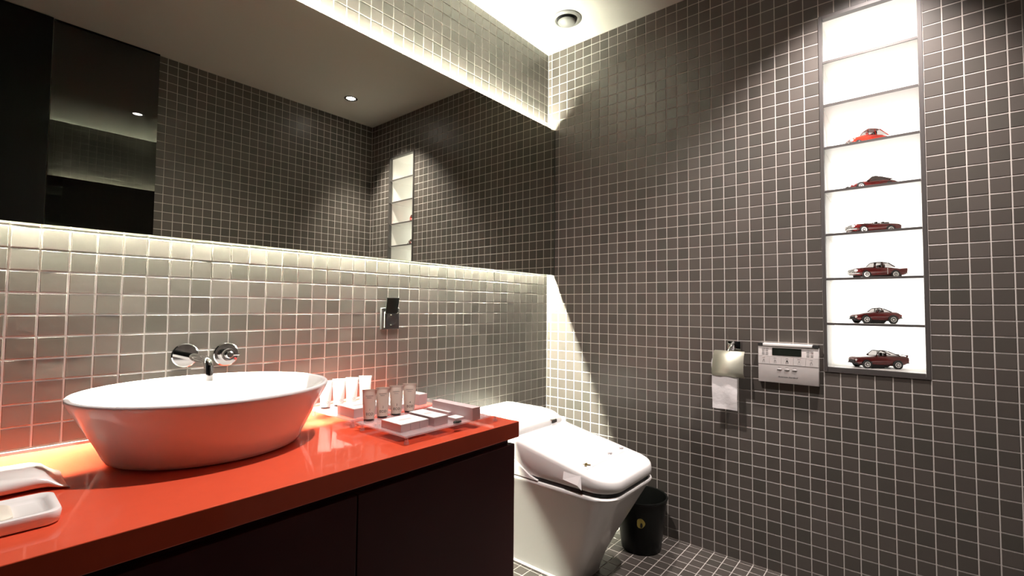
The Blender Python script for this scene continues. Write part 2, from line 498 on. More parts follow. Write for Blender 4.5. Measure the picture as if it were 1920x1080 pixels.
cb = empty('vanity_cabinet', (CX, 0, 0)); tag(cb, 'dark red lacquered vanity cabinet below the counter', 'cabinet')
MB().box(X0, -.016, -.604, -.004, .02, CZ - .0465 - .0005).build('carcass', M['wine'], cb)
SEAM = -1.541 - CX
for a, b in ((X0, SEAM - .0015 - .53), (SEAM + .0015 - .53, SEAM - .0015), (SEAM + .0015, -.013)):
    MB().box(a, b, -.628, -.6045, .03, CZ - .064, .0015).build('door', M['wine'], cb)
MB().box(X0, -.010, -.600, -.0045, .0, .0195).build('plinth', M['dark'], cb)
MB().lathe([(.006, 0), (.008, .004), (.006, .009), (.002, .010)], 14, (-.016, -.615, .568), 'x').build('knob', M['dark'], cb, smooth=50,
        matrix=Matrix.Translation((-.016, -.615, .568)) @ Matrix.Rotation(PI, 4, 'Z') @ Matrix.Translation((.016, .615, -.568)))

# ---------------------------------------------------------------- basin
def ering(cx, cy, a, b, z, n=72, p=2.0):
    out = []
    for i in range(n):
        t = 2 * PI * i / n; c, q = math.cos(t), math.sin(t)
        out.append((cx + a * math.copysign(abs(c) ** (2 / p), c), cy + b * math.copysign(abs(q) ** (2 / p), q), z))
    return out
bs = empty('wash_basin', (-1.696, -.238, CZ)); tag(bs, 'white oval ceramic vessel basin standing on the red counter', 'basin')
BH = .142
out = [(.150, .136, .0), (.188, .173, .0005), (.1965, .1815, .004), (.201, .185, .012)]
for i in range(1, 9):
    t = i / 8
    q = .012 + (BH - .014 - .012) * t
    g = t ** 1.08
    out.append((.201 + (.261 - .201) * g, .185 + (.2325 - .185) * g, q))
out += [(.2635, .2345, BH - .007), (.2635, .2345, BH - .002), (.261, .232, BH), (.256, .227, BH), (.252, .223, BH - .003)]
inn = [(.244, .215, BH - .020), (.228, .200, BH - .055), (.200, .176, BH - .092), (.150, .132, BH - .114), (.080, .070, BH - .122), (.022, .020, BH - .124)]
rings = [ering(.0, -.000 - .004 * (z / BH), a, b, z) for a, b, z in out + inn]
MB().loft(rings).build('bowl', M['ceramic'], bs, smooth=60)
MB().lathe([(.021, .0), (.021, .003), (.012, .004), (.003, .004)], 24, (0, -.004, BH - .1238)).build('drain', M['chrome'], bs, smooth=40)
for dz, tx, sz in ((.0, 'Standard', .011), (-.012, '-  -', .008)):
    text('print', tx, sz, M['greyink'], bs, (.03, .2085, BH - .022 + dz), (1, 0, 0), (0, .28, 1))

# ---------------------------------------------------------------- tap
tp = empty('wall_tap', (-1.69, 0, .879)); tag(tp, 'chrome wall-mounted basin tap with a curved spout and round plate', 'tap')
MB().lathe([(.0315, .0), (.0325, .002), (.0325, .006), (.030, .008), (.004, .008)], 40, ax='y').build('plate', M['chrome'], tp, smooth=35)
path = [(0, -.006, 0), (0, -.06, 0), (0, -.12, 0), (0, -.165, 0)]
for i in range(1, 9):
    a = i / 8 * PI / 2
    path.append((0, -.165 - .027 * math.sin(a), -.027 * (1 - math.cos(a))))
path.append((0, -.192, -.050))
MB().tube(path, .0105, 16).build('spout', M['chrome'], tp, smooth=50)
th = empty('tap_valve', (-1.588, 0, .875)); tag(th, 'round chrome tap valve plate with a ringed knob, right of the spout', 'tap')
MB().lathe([(.0325, .0), (.0335, .002), (.0335, .006), (.031, .008), (.004, .008)], 40, ax='y').build('plate', M['chrome'], th, smooth=35)
MB().lathe([(.018, .008), (.018, .026), (.0165, .0285), (.0125, .0285), (.0125, .026), (.010, .026), (.010, .034), (.008, .036), (.002, .036)], 32, ax='y').build('knob', M['chrome'], th, smooth=35)
MB().box(.002, .026, -.034, -.029, -.003, .003, .001).build('lever', M['chrome'], th, smooth=40)
MB().lathe([(.003, .008), (.003, .0092), (.001, .0094)], 12, (.024, 0, -.014), 'y').build('red_dot', M['reddot'], th)

# ---------------------------------------------------------------- socket
so = empty('power_socket', (-1.025, 0, .972)); tag(so, 'black wall socket on the tiles with its flap lid lifted open', 'socket')
s = MB(); s.loft([[(x, -y, z) for x, z, y in r] for r in (rrect(-.041, .041, -.041, .041, .0005, .003, 2), rrect(-.041, .041, -.041, .041, .008, .003, 2), rrect(-.039, .039, -.039, .039, .010, .003, 2))])
s.build('plate', M['rubber'], so, smooth=30)
MB().lathe([(.021, .010), (.0225, .0125), (.021, .0125), (.018, .0103), (.002, .0103)], 28, (0, 0, -.006), 'y').build('outlet_cup', M['ink'], so, smooth=40)
for z in (.012, -.026):
    MB().box(-.0025, .0025, -.0135, -.0105, z, z + .004).build('earth_clip', M['steel'], so)
for x in (-.026, .026):
    MB().lathe([(.0035, .010), (.0035, .016), (.001, .017)], 10, (x, 0, .022), 'y').build('hinge', M['steel'], so)
MB().box(-.029, -.0275, -.0135, -.010, -.034, .024).build('side_rail', M['steel'], so)
lid = MB(); lid.loft([rrect(-.029, .027, -.0025, .0025, z, .002, 2) for z in (0, .060)])
lid.build('flap_lid', M['binblack'], so, smooth=30, matrix=Matrix.Translation((0, -.016, .020)) @ Matrix.Rotation(math.radians(9), 4, 'X'))

# ---------------------------------------------------------------- toilet
TX = -.505
to = empty('toilet', (TX, 0, 0)); tag(to, 'white one-piece toilet with closed lid between the cabinet and niche wall', 'toilet')
def body_ring(hw, yf, z, r=.085, yb=-.004):
    return rrect(-hw, hw, yf, yb, z, 1e-4, 1)[:4] and rr2(hw, yf, yb, z, r)
def rr2(hw, yf, yb, z, r, rb=.012, n=8):
    pts = []
    for cx, cy, a0, rad in ((hw - rb, yb - rb, 0, rb), (-hw + rb, yb - rb, 90, rb), (-hw + r, yf + r, 180, r), (hw - r, yf + r, 270, r)):
        for i in range(n + 1):
            a = math.radians(a0 + 90 * i / n)
            pts.append((cx + rad * math.cos(a), cy + rad * math.sin(a), z))
    return pts
RIMZ, YF = .382, -.765
prof = [(.092, -.575, .0), (.094, -.580, .02), (.104, -.604, .08), (.122, -.645, .16), (.146, -.690, .24), (.170, -.728, .31), (.186, -.750, .350), (.194, -.763, .368), (.196, -.766, .376), (.194, -.764, .3805), (.186, -.756, .382)]
MB().loft([rr2(h, y, -.004, z, .03 + .055 * (z / .38)) for h, y, z in prof]).build('bowl_body', M['ceramic'], to, smooth=50)
# black slab painting the shaded gap between bowl rim and lid
MB().loft([rr2(.187, -.7575, -.30, .3822, .083), rr2(.187, -.7575, -.30, .3955, .083)]).build('seat_gap_shade', M['ink'], to)
def wedge(pts, hb, ht):  # base outline pts (x,y) between hb(y) and ht(y)
    return [(x, y, hb) for x, y in pts], [(x, y, ht(y)) for x, y in pts]
def lid_top(y):
    t = min(1, max(0, (-y - .315) / .45))
    return .522 - .086 * t - .006 * math.sin(t * PI)
ol = [(x, y) for x, y, z in rr2(.190, -.768, -.318, 0, .085, .020)]
def sc(k, d): return [((x) * k, (y + .54) * (1 - (1 - k) * .8) - .54) for x, y in ol]
lid_r = [[(x, y, .396) for x, y in sc(.980, 0)], [(x, y, .399) for x, y in ol]]
for k, dz in ((.998, .018), (.990, .008), (.975, .003), (.955, .0008), (.92, 0.0), (.75, -.0004), (.5, -.0006), (.25, -.0006), (.06, -.0006)):
    lid_r.append([(x, y, lid_top(y) - dz) for x, y in sc(k, 0)])
MB().loft(lid_r).build('lid', M['plastic'], to, smooth=60)
# hinge block and tank
MB().loft([rrect(-.182, .182, -.345, -.006, z, .02) for z in (.384, .50)] + [rrect(-.178, .178, -.341, -.010, .506, .02)]).build('tank', M['ceramic'], to, smooth=40)
rings = []
for k, z in ((1.0, .508), (1.0, .526), (.995, .533), (.97, .542), (.93, .551), (.86, .562), (.75, .573), (.6, .582), (.4, .588), (.2, .590), (.03, .5905)):
    ring = rrect(-.186, .186, -.166, .166, 0, .045, 7)
    rings.append([(x * k, y * k - .172, z - (.004 * (x / .186) ** 2 if z > .53 else 0)) for x, y, _ in ring])
MB().loft(rings).build('tank_lid', M['ceramic'], to, smooth=60)
MB().lathe([(.016, 0), (.016, .002), (.004, .003)], 20, (.010, -.120, .5835)).build('flush_button', M['chrome'], to)
MB().box(.072, .110, -.346, -.322, .509, .540, .003).build('flush_lever', M['chrome'], to, smooth=40)
MB().box(.1862, .1925, -.335, -.28, .485, .532, .002).build('side_cap', M['plastic'], to)
MB().prism([(-.1965, -.30, .386), (-.1965, -.47, .386), (-.1965, -.435, .396), (-.1965, -.30, .47)], (.012, 0, 0)).build('side_wedge', M['plastic'], to)
MB().tube([(-.099, -.01, .004), (-.099, -.50, .004)], .006, 8).build('base_caulk', M['caulk'], to, smooth=50)

# hygiene paper band across the lid, with one end hanging over the left side
pb = empty('paper_band', (TX, -.61, .45)); tag(pb, 'white hygiene paper band laid across the toilet lid, end folded over the side', 'band')
strip = MB(); row = []
for i in range(13):
    x = -.150 + .318 * i / 12
    row.append((x, -.02)); 
vs = []; fs = []
for x, _ in row:
    for y in (-.650, -.575):
        vs.append((x, y + .61, lid_top(y) + .0016 - .45))
for i in range(12): fs.append((2 * i, 2 * i + 1, 2 * i + 3, 2 * i + 2))
strip.add(vs, fs); strip.build('band_strip', M['card'], pb)
fl = MB()
zt = lid_top(-.62) - .45
fl.add([(-.150, -.040, lid_top(-.65) - .45 + .0017), (-.150, .035, lid_top(-.575) - .45 + .0017), (-.188, .030, zt - .010), (-.188, -.040, zt - .014), (-.199, .026, zt - .040), (-.203, -.036, zt - .046), (-.1985, -.050, zt - .060)],
       [(0, 1, 2, 3), (3, 2, 4, 5), (3, 5, 6)])
fl.build('band_flap', M['card'], pb)
for x0, kind in ((-.118, 'x'), (.058, 's'), (.150, 'd')):
    z = lid_top(-.628) + .0032 - .45
    b = MB()
    if kind == 'x':
        for a in (.5, .5 + PI / 2):
            d = Vector((math.cos(a), math.sin(a), 0)); n_ = Vector((-d.y, d.x, 0))
            c_ = Vector((x0, -.018, z))
            b.add([c_ + d * .017 + n_ * .0042, c_ - d * .017 + n_ * .0042, c_ - d * .017 - n_ * .0042, c_ + d * .017 - n_ * .0042], [(0, 1, 2, 3)])
        b.build('printed_mark', M['gold'], pb)
    else:
        for dy, l in ((0, .014), (.006, .009), (-.006, .009)):
            b.add([(x0 - l, -.020 + dy, z), (x0 + l, -.020 + dy, z), (x0 + l, -.017 + dy, z), (x0 - l, -.017 + dy, z)], [(0, 1, 2, 3)])
        b.build('printed_mark', M['greyink'], pb)

# ---------------------------------------------------------------- waste bin
wb = empty('waste_bin', (-.160, -.622, 0)); tag(wb, 'small black plastic waste bin on the floor beside the toilet', 'bin')
BZ = .222
MB().lathe([(.076, .0), (.082, .003), (.0835, .010), (.106, BZ - .012), (.110, BZ - .010), (.1115, BZ - .004), (.109, BZ), (.104, BZ - .002), (.101, BZ - .012), (.080, .012), (.004, .010)], 48).build('bucket', M['binblack'], wb, smooth=40)
a0 = math.radians(204)
b = MB(); ring = []
for i in range(18):
    t = 2 * PI * i / 18; ww, zz = .0165 * math.cos(t) * (1 + .12 * math.cos(3 * t)), .138 + .021 * math.sin(t)
    rr = .0835 + (.106 - .0835) * (zz - .01) / (BZ - .022) + .0012
    aa = a0 + ww / rr
    ring.append((rr * math.cos(aa), rr * math.sin(aa), zz))
b.add(ring, [tuple(range(18))]); b.build('sticker', M['yellow'], wb)
b = MB(); ring = []
for i in range(12):
    t = 2 * PI * i / 12; ww, zz = .005 * math.cos(t) + .003, .130 + .011 * math.sin(t)
    rr = .0835 + (.106 - .0835) * (zz - .01) / (BZ - .022) + .0018
    aa = a0 + ww / rr
    ring.append((rr * math.cos(aa), rr * math.sin(aa), zz))
b.add(ring, [tuple(range(12))]); b.build('sticker_figure', M['ink'], wb)

# ---------------------------------------------------------------- toilet paper holder, roll
ph = empty('paper_holder', (0, -.950, .80)); tag(ph, 'chrome toilet paper holder with a curved cover on the tiled wall', 'holder')
MB().box(-.012, -.0005, -.040, .012, .040, .088, .002).build('wall_bracket', M['chrome'], ph, smooth=40)
MB().tube([(-.006, -.012, .082), (-.022, -.008, .074), (-.034, -.004, .058), (-.040, 0, .045)], [.007, .007, .008, .009], 10).build('arm', M['chrome'], ph, smooth=50)
cv = MB(); vs = []; fs = []
prof = [(-.040, .048), (-.048, .046), (-.060, .030), (-.068, .006), (-.072, -.014), (-.074, -.034), (-.072, -.042), (-.066, -.050), (-.058, -.055)]
for i, (x, z) in enumerate(prof):
    w = .058 + .003 * min(1, i / 6)
    vs += [(x, -w - .004, z), (x, w - .004, z)]
for i in range(len(prof) - 1): fs.append((2 * i, 2 * i + 1, 2 * i + 3, 2 * i + 2))
cv.add(vs, fs)
c_ = cv.build('cover', M['steel'], ph, smooth=60)
md = c_.modifiers.new('t', 'SOLIDIFY'); md.thickness = .0016; md.offset = 1
MB().tube([(-.038, -.062, -.006), (-.038, .054, -.006)], .005, 10).build('roll_bar', M['chrome'], ph, smooth=50)
rl = empty('toilet_roll', (-.042, -.950, .790)); tag(rl, 'white toilet paper roll with a hanging sheet under the cover', 'toilet roll')
b = MB(); rg = []
for r, y in ((.011, -.048), (.030, -.048), (.032, -.046), (.032, .046), (.030, .048), (.011, .048)):
    rg.append([(r * math.cos(2 * PI * i / 28) + .004, y + .012, r * math.sin(2 * PI * i / 28)) for i in range(28)])
b.loft(rg, False, False); b.build('roll', M['paper'], rl, smooth=50)
sh = MB(); vs = []; fs = []
for i in range(15):
    t = i / 14
    for j in range(7):
        q = j / 6
        vs.append((-.0210 + .003 * math.sin(t * 7 + q * 2) * t + .002 * math.sin(q * 9 + t * 4), -.038 + .097 * q, -.004 - .173 * t))
for i in range(14):
    for j in range(6):
        k = i * 7 + j; fs.append((k, k + 1, k + 8, k + 7))
sh.add(vs, fs); sh.build('hanging_sheet', M['paper'], rl, smooth=60)

# ---------------------------------------------------------------- bidet control panel
cp = empty('control_panel', (0, -1.057, .8815)); tag(cp, 'silver-white bidet control panel with a dark display, beside the niche', 'control panel')
PW, PHh = .205, .146; XF = -.024
def pp(u0, u1, v0, v1, x0, x1, c=0.0):
    return MB().box(x0, x1, -u1 * PW, -u0 * PW, -v1 * PHh, -v0 * PHh, c)
pp(0, 1, 0.02, 1, XF, -.0005, .002).build('case', M['panel'], cp, smooth=40)
pp(.085, .905, -.045, .035, XF - .004, -.002, .002).build('top_bar', M['plastic'], cp, smooth=40)
pp(0.0, .084, -.035, .030, XF - .003, -.002).build('end_cap', M['ink'], cp)
pp(.906, 1.0, -.035, .030, XF - .003, -.002).build('end_cap', M['ink'], cp)
pp(.245, .73, .075, .275, XF - .0008, XF + .002).build('display', M['lcd'], cp)
for k in range(5):
    pp(.004 + .1985 * k, .199 + .1985 * k, .315, .512, XF - .0012, XF + .002).build('key', M['panel'], cp)
for v in (.305, .518):
    pp(0, 1, v - .004, v + .004, XF - .0003, XF + .001).build('groove', M['greyink'], cp)
for uc in (.125, .865):
    for du, dv in ((-.03, -.05), (.03, -.05), (-.03, .05), (.03, .05)):
        pp(uc + du - .022, uc + du + .022, .175 + dv - .035, .175 + dv + .035, XF - .0008, XF + .002).build('small_key', M['greykey'], cp)
for k, uc in enumerate((.10, .295, .495, .69, .885)):
    b = MB(); yc = -uc * PW; zc = -.435 * PHh; x = XF - .0015
    b.lathe([(.0028, 0), (.0028, .0004)], 10, (x + .0002, yc, zc + .004), 'x')
    for s_ in (-1, 1):
        b.box(x - .0003, x, yc + s_ * .003 - .0008, yc + s_ * .003 + .0008, zc - .006, zc + (.002 if k != 3 else -.002))
    b.build('key_icon', M['greyink'] if k != 2 else M['ink'], cp)
    pp(uc - .022, uc + .022, .340, .350, XF - .0016, XF - .0012).build('key_caption', M['greyink'], cp)
for uc in (.365, .49, .615):
    b = MB(); rg = []
    for k_, xx in ((1.0, XF - .0002), (1.0, XF - .0022), (.7, XF - .0034)):
        rg.append([(xx, -uc * PW + .0085 * k_ * math.cos(2 * PI * i / 20), -.635 * PHh + .0038 * k_ * math.sin(2 * PI * i / 20)) for i in range(20)])
    b.loft(rg); b.build('button', M['greykey'], cp, smooth=50)
    pp(uc - .025, uc + .025, .575, .585, XF - .0005, XF).build('button_caption', M['greyink'], cp)
text('lettering', 'American Standard', .0085, M['ink'], cp, (XF - .0006, -.5 * PW, -.835 * PHh), (0, -1, 0), (0, 0, 1), shear=.35)

# ---------------------------------------------------------------- amenity trays
def tray(x0, x1, y0, y1, label):
    t = empty('acrylic_tray', ((x0 + x1) / 2, (y0 + y1) / 2, CZ)); tag(t, label, 'tray')
    a, b = (x1 - x0) / 2, (y1 - y0) / 2
    MB().box(-a, a, -b, b, .019, .023).build('plate', M['acrylic'], t)
    for sx in (-1, 1):
        for sy in (-1, 1):
            MB().lathe([(.0065, .0002), (.0065, .005), (.0042, .009), (.0042, .0188)], 12, (sx * (a - .012), sy * (b - .012), 0)).build('foot', M['acrylic'], t, smooth=40)
    return t
TZ = CZ + .0232
tray(-1.392, -1.045, -.592, -.375, 'clear acrylic tray near the counter front, holding boxes and tubes')
tray(-1.392, -1.045, -.350, -.115, 'clear acrylic tray by the tiled wall, behind the other tray')

# cosmetic tubes, standing on their caps
def make_tube(n, label, grp, x, y, rz=0.0, m='cream', hh=.084):
    t = empty('cosmetic_tube', (x, y, TZ), rz); tag(t, label, 'tube', grp)
    b = MB(); rings = []
    for k in range(9):
        q = k / 8; z = .004 + (hh - .012) * q
        a = .0145 + .0050 * q; bb = .0135 * (1 - q) + .0016 * q
        p = 2.0
        rings.append([(a * math.cos(2 * PI * i / 28), bb * math.sin(2 * PI * i / 28), z) for i in range(28)])
    rings.append([(.0197 * (1 if math.cos(2 * PI * i / 28) > 0 else -1) * min(1, abs(math.cos(2 * PI * i / 28)) * 1.2), .0012 * (1 if math.sin(2 * PI * i / 28) >= 0 else -1), hh - .007) for i in range(28)])
    rings.append([(x_, y_, hh) for x_, y_, _ in rings[-1]])
    b.loft(rings); b.build('tube_body', M[m], t, smooth=40)
    MB().lathe([(.0135, .0001), (.0140, .001), (.0142, .0055)], 24).build('cap', M['cap'], t, smooth=40)
    def wrap(o, zc):
        # lay the flat print onto the curved front of the tube
        ml = o.matrix_basis.copy()
        for v in o.data.vertices:
            p = ml @ v.co
            q = min(1, max(0, (p.z - .004) / (hh - .012)))
            a = .0145 + .0050 * q; bb = .0135 * (1 - q) + .0016 * q
            v.co = (p.x, -bb * math.sqrt(max(0, 1 - (p.x / a) ** 2)) - .00025, p.z)
        o.matrix_basis = Matrix.Identity(4)
    for s_, z, sz in ((str(n), .030, .008), ('ECO', .0185, .0095)):
        wrap(text('print', s_, sz, M['ink'] if m == 'cream' else M['greyink'], t, (.002, 0, z), (1, 0, 0), (0, 0, 1)), z)
    for z, w_ in ((.066, .010), (.061, .006)):
        b = MB(); xs = [-w_ + 2 * w_ * k / 6 for k in range(7)]
        b.add([(x, 0, z + h_) for x in xs for h_ in (0, .0012)], [(2 * k, 2 * k + 2, 2 * k + 3, 2 * k + 1) for k in range(6)])
        wrap(b.build('print', M['greyink'], t), z)
    return t
GF = 'cosmetic tubes on the front tray'
GB = 'cosmetic tubes on the rear tray'
lab_f = ('cream tube at the left end of the row on the front tray', 'cream tube second from left in the row on the front tray',
         'cream tube third from left in the row on the front tray', 'cream tube at the right end of the row, next to the boxes')
TA = math.radians(-38)
for k, (x, y) in enumerate(((-1.357, -.384), (-1.312, -.381), (-1.267, -.383), (-1.218, -.381))):
    make_tube(k + 1, lab_f[k], GF, x, y, TA)
lab_b = ('white tube nearest the basin in the row by the wall', 'second white tube from the basin in the row by the wall',
         'third white tube from the basin in the row by the wall', 'white tube farthest from the basin in the row by the wall')
for k, (x, y) in enumerate(((-1.358, -.152), (-1.313, -.150), (-1.270, -.153), (-1.219, -.149))):
    make_tube(k + 1, lab_b[k], GB, x, y, TA, 'card')

def carton(name, label, x0, x1, y0, y1, h, side='pinkcard', top='card', z=TZ, rz=0.0, seams=0):
    cx, cy = (x0 + x1) / 2, (y0 + y1) / 2
    t = empty(name, (cx, cy, z), rz); tag(t, label, 'box', 'amenity boxes on the trays')
    a, b = abs(x1 - x0) / 2, abs(y1 - y0) / 2
    MB().box(-a, a, -b, b, .0002, h - .002).build('carton_body', M[side], t)
    MB().box(-a, a, -b, b, h - .002, h, 0).build('carton_top', M[top], t)
    for k in range(seams):
        xx = -a + 2 * a * (k + 1) / (seams + 1)
        MB().box(xx - .0004, xx + .0004, -b - .0004, -b + .001, .001, h - .002).build('fold_line', M['greykey'], t)
    MB().box(-a * .4, a * .4, -b * .1, b * .15, h, h + .0003).build('print', M['paleprint'], t)
    return t
carton('soap_box', 'square white-topped box at the front corner of the front tray', -1.378, -1.290, -.555, -.472, .019, seams=2)
carton('soap_box', 'white-topped box in the middle of the front tray', -1.284, -1.236, -.570, -.464, .023)
carton('flat_box', 'flat lavender box between the middle box and the long box', -1.180, -1.130, -.512, -.415, .012)
carton('long_box', 'long pale toothbrush box at the right end of the front tray', -1.170, -1.140, -.598, -.428, .034, top='pinkcard')
carton('small_sachet_box', 'small thin white square packet near the front tray edge', -1.205, -1.172, -.568, -.532, .007)
carton('white_box', 'overexposed white box at the front of the rear tray behind the tubes', -1.375, -1.285, -.338, -.250, .026, seams=1)
carton('long_box', 'long white box at the right end of the rear tray', -1.140, -1.108, -.330, -.170, .034)
carton('flat_box', 'flat pink box on the rear tray right of the white box', -1.240, -1.165, -.335, -.225, .014)
ov = empty('oval_clip', (-1.212, -.582, TZ)); tag(ov, 'dark oval clip at the front edge of the front tray', 'clip')
MB().loft([[(.014 * k * math.cos(2 * PI * i / 20), .007 * k * math.sin(2 * PI * i / 20), z) for i in range(20)] for k, z in ((1, .0001), (1, .003), (.8, .005))]).build('oval_body', M['lcd'], ov, smooth=40)

# ---------------------------------------------------------------- wrapped towel pack and soap dish
tw = empty('towel_pack', (-2.06, -.275, CZ)); tag(tw, 'white film-wrapped hand towel pack on the counter left of the basin', 'packet')
b = MB(); rings = []
L0, L1 = -.115, .098
for k in range(17):
    q = k / 16; x = L0 + (L1 - L0) * q
    e = min(1.0, max(0.0, (1 - q - .03) / .14)); e = math.sin(e * PI / 2)
    e2 = min(1.0, q / .15); e2 = math.sin(e2 * PI / 2); e = min(e, e2)
    hh = .0022 + .028 * e; wy = .066 + .012 * (1 - e)
    ring = []
    for i in range(24):
        t = 2 * PI * i / 24; c, q2 = math.cos(t), math.sin(t)
        z = .001 + hh * (.5 + .5 * math.copysign(abs(q2) ** .7, q2)) + (.0012 * math.sin(9 * c + 13 * q) if q2 > 0 else 0) * e
        ring.append((x + .004 * math.sin(5 * c) * (1 - e), wy * math.copysign(abs(c) ** .6, c), max(z, .0006)))
    rings.append(ring)
b.loft(rings); b.build('wrapper', M['film'], tw, smooth=70)
MB().loft([[(-.010 + .020 * k * math.cos(2 * PI * i / 20), .004 + .0045 * k * math.sin(2 * PI * i / 20), z) for i in range(20)] for k, z in ((1, .0300), (1, .0322))]).build('printed_oval', M['greyink'], tw)
MB().box(.002, .012, -.016, -.010, .0296, .0318).build('print', M['greykey'], tw)
MB().box(.052, .060, .018, .026, .026, .0285).build('print', M['greykey'], tw)

sd = empty('soap_dish', (-2.062, -.474, CZ)); tag(sd, 'white rectangular ceramic soap dish at the left counter edge', 'dish')
b = MB()
b.loft([rrect(-.072 - a, .072 + a, -.056 - a, .056 + a, z, r_, 5) for a, z, r_ in ((-.004, .0005, .014), (0, .003, .018), (.002, .018, .018), (.001, .021, .018), (-.003, .0222, .017), (-.008, .0215, .015), (-.012, .017, .012), (-.016, .0125, .010))])
b.build('dish_body', M['ceramic'], sd, smooth=50)
sp = empty('soap_bar', (-2.080, -.474, CZ + .0128)); tag(sp, 'ivory soap bar lying in the white soap dish', 'soap')
MB().loft([rrect(-.036 + i, .040 - i, -.036 + i, .036 - i, z, .010, 4) for i, z in ((.003, 0.0), (0, .002), (0, .006), (.004, .009))]).build('bar', M['ivory'], sp, smooth=50)

# ---------------------------------------------------------------- model cars
def wheel(parent, x, y, r, side, w=.0075, rim='rim', white=False, r_in=.62):
    t = MB().lathe([(r * r_in, -w * .5), (r * .9, -w * .5), (r, -w * .3), (r, w * .3), (r * .9, w * .5), (r * r_in, w * .5)], 24, (0, 0, 0), 'y')
    o = t.build('wheel', M['rubber'], parent, smooth=40, matrix=Matrix.Translation((x, y, r)) @ Matrix.Rotation(0 if side < 0 else PI, 4, 'Z'))
    wd = .30 if white else .13
    b = MB(); b.lathe([(r * r_in, w * .1), (r * r_in, w * .52), (r * (r_in - wd), w * .52), (r * (r_in - wd - .02), w * .25)], 20, ax='y', cap=False)
    for k in range(5):
        a = 2 * PI * k / 5
        d = (math.cos(a), math.sin(a)); n_ = (-d[1], d[0])
        p = lambda rr, ww: (d[0] * rr + n_[0] * ww, -w * .50, d[1] * rr + n_[1] * ww)
        b.add([p(0, .0016), p(r * r_in, .0014), p(r * r_in, -.0014), p(0, -.0016)], [(0, 1, 2, 3)])
    b.lathe([(r * .22, w * .3), (r * .22, w * .57), (r * .05, w * .62)], 12, ax='y')
    b.build('rim', M['headlight'] if white else M[rim], o, smooth=40)
    MB().lathe([(r * r_in, -w * .1), (r * r_in, w * .05)], 18, ax='y').build('hub_back', M['ink'], o)
    return o

def interp(tab, t):
    for (a, va), (b, vb) in zip(tab, tab[1:]):
        if a <= t <= b:
            q = (t - a) / (b - a + 1e-9); q = q * q * (3 - 2 * q) * .5 + q * .5
            return va + (vb - va) * q
    return tab[-1][1]

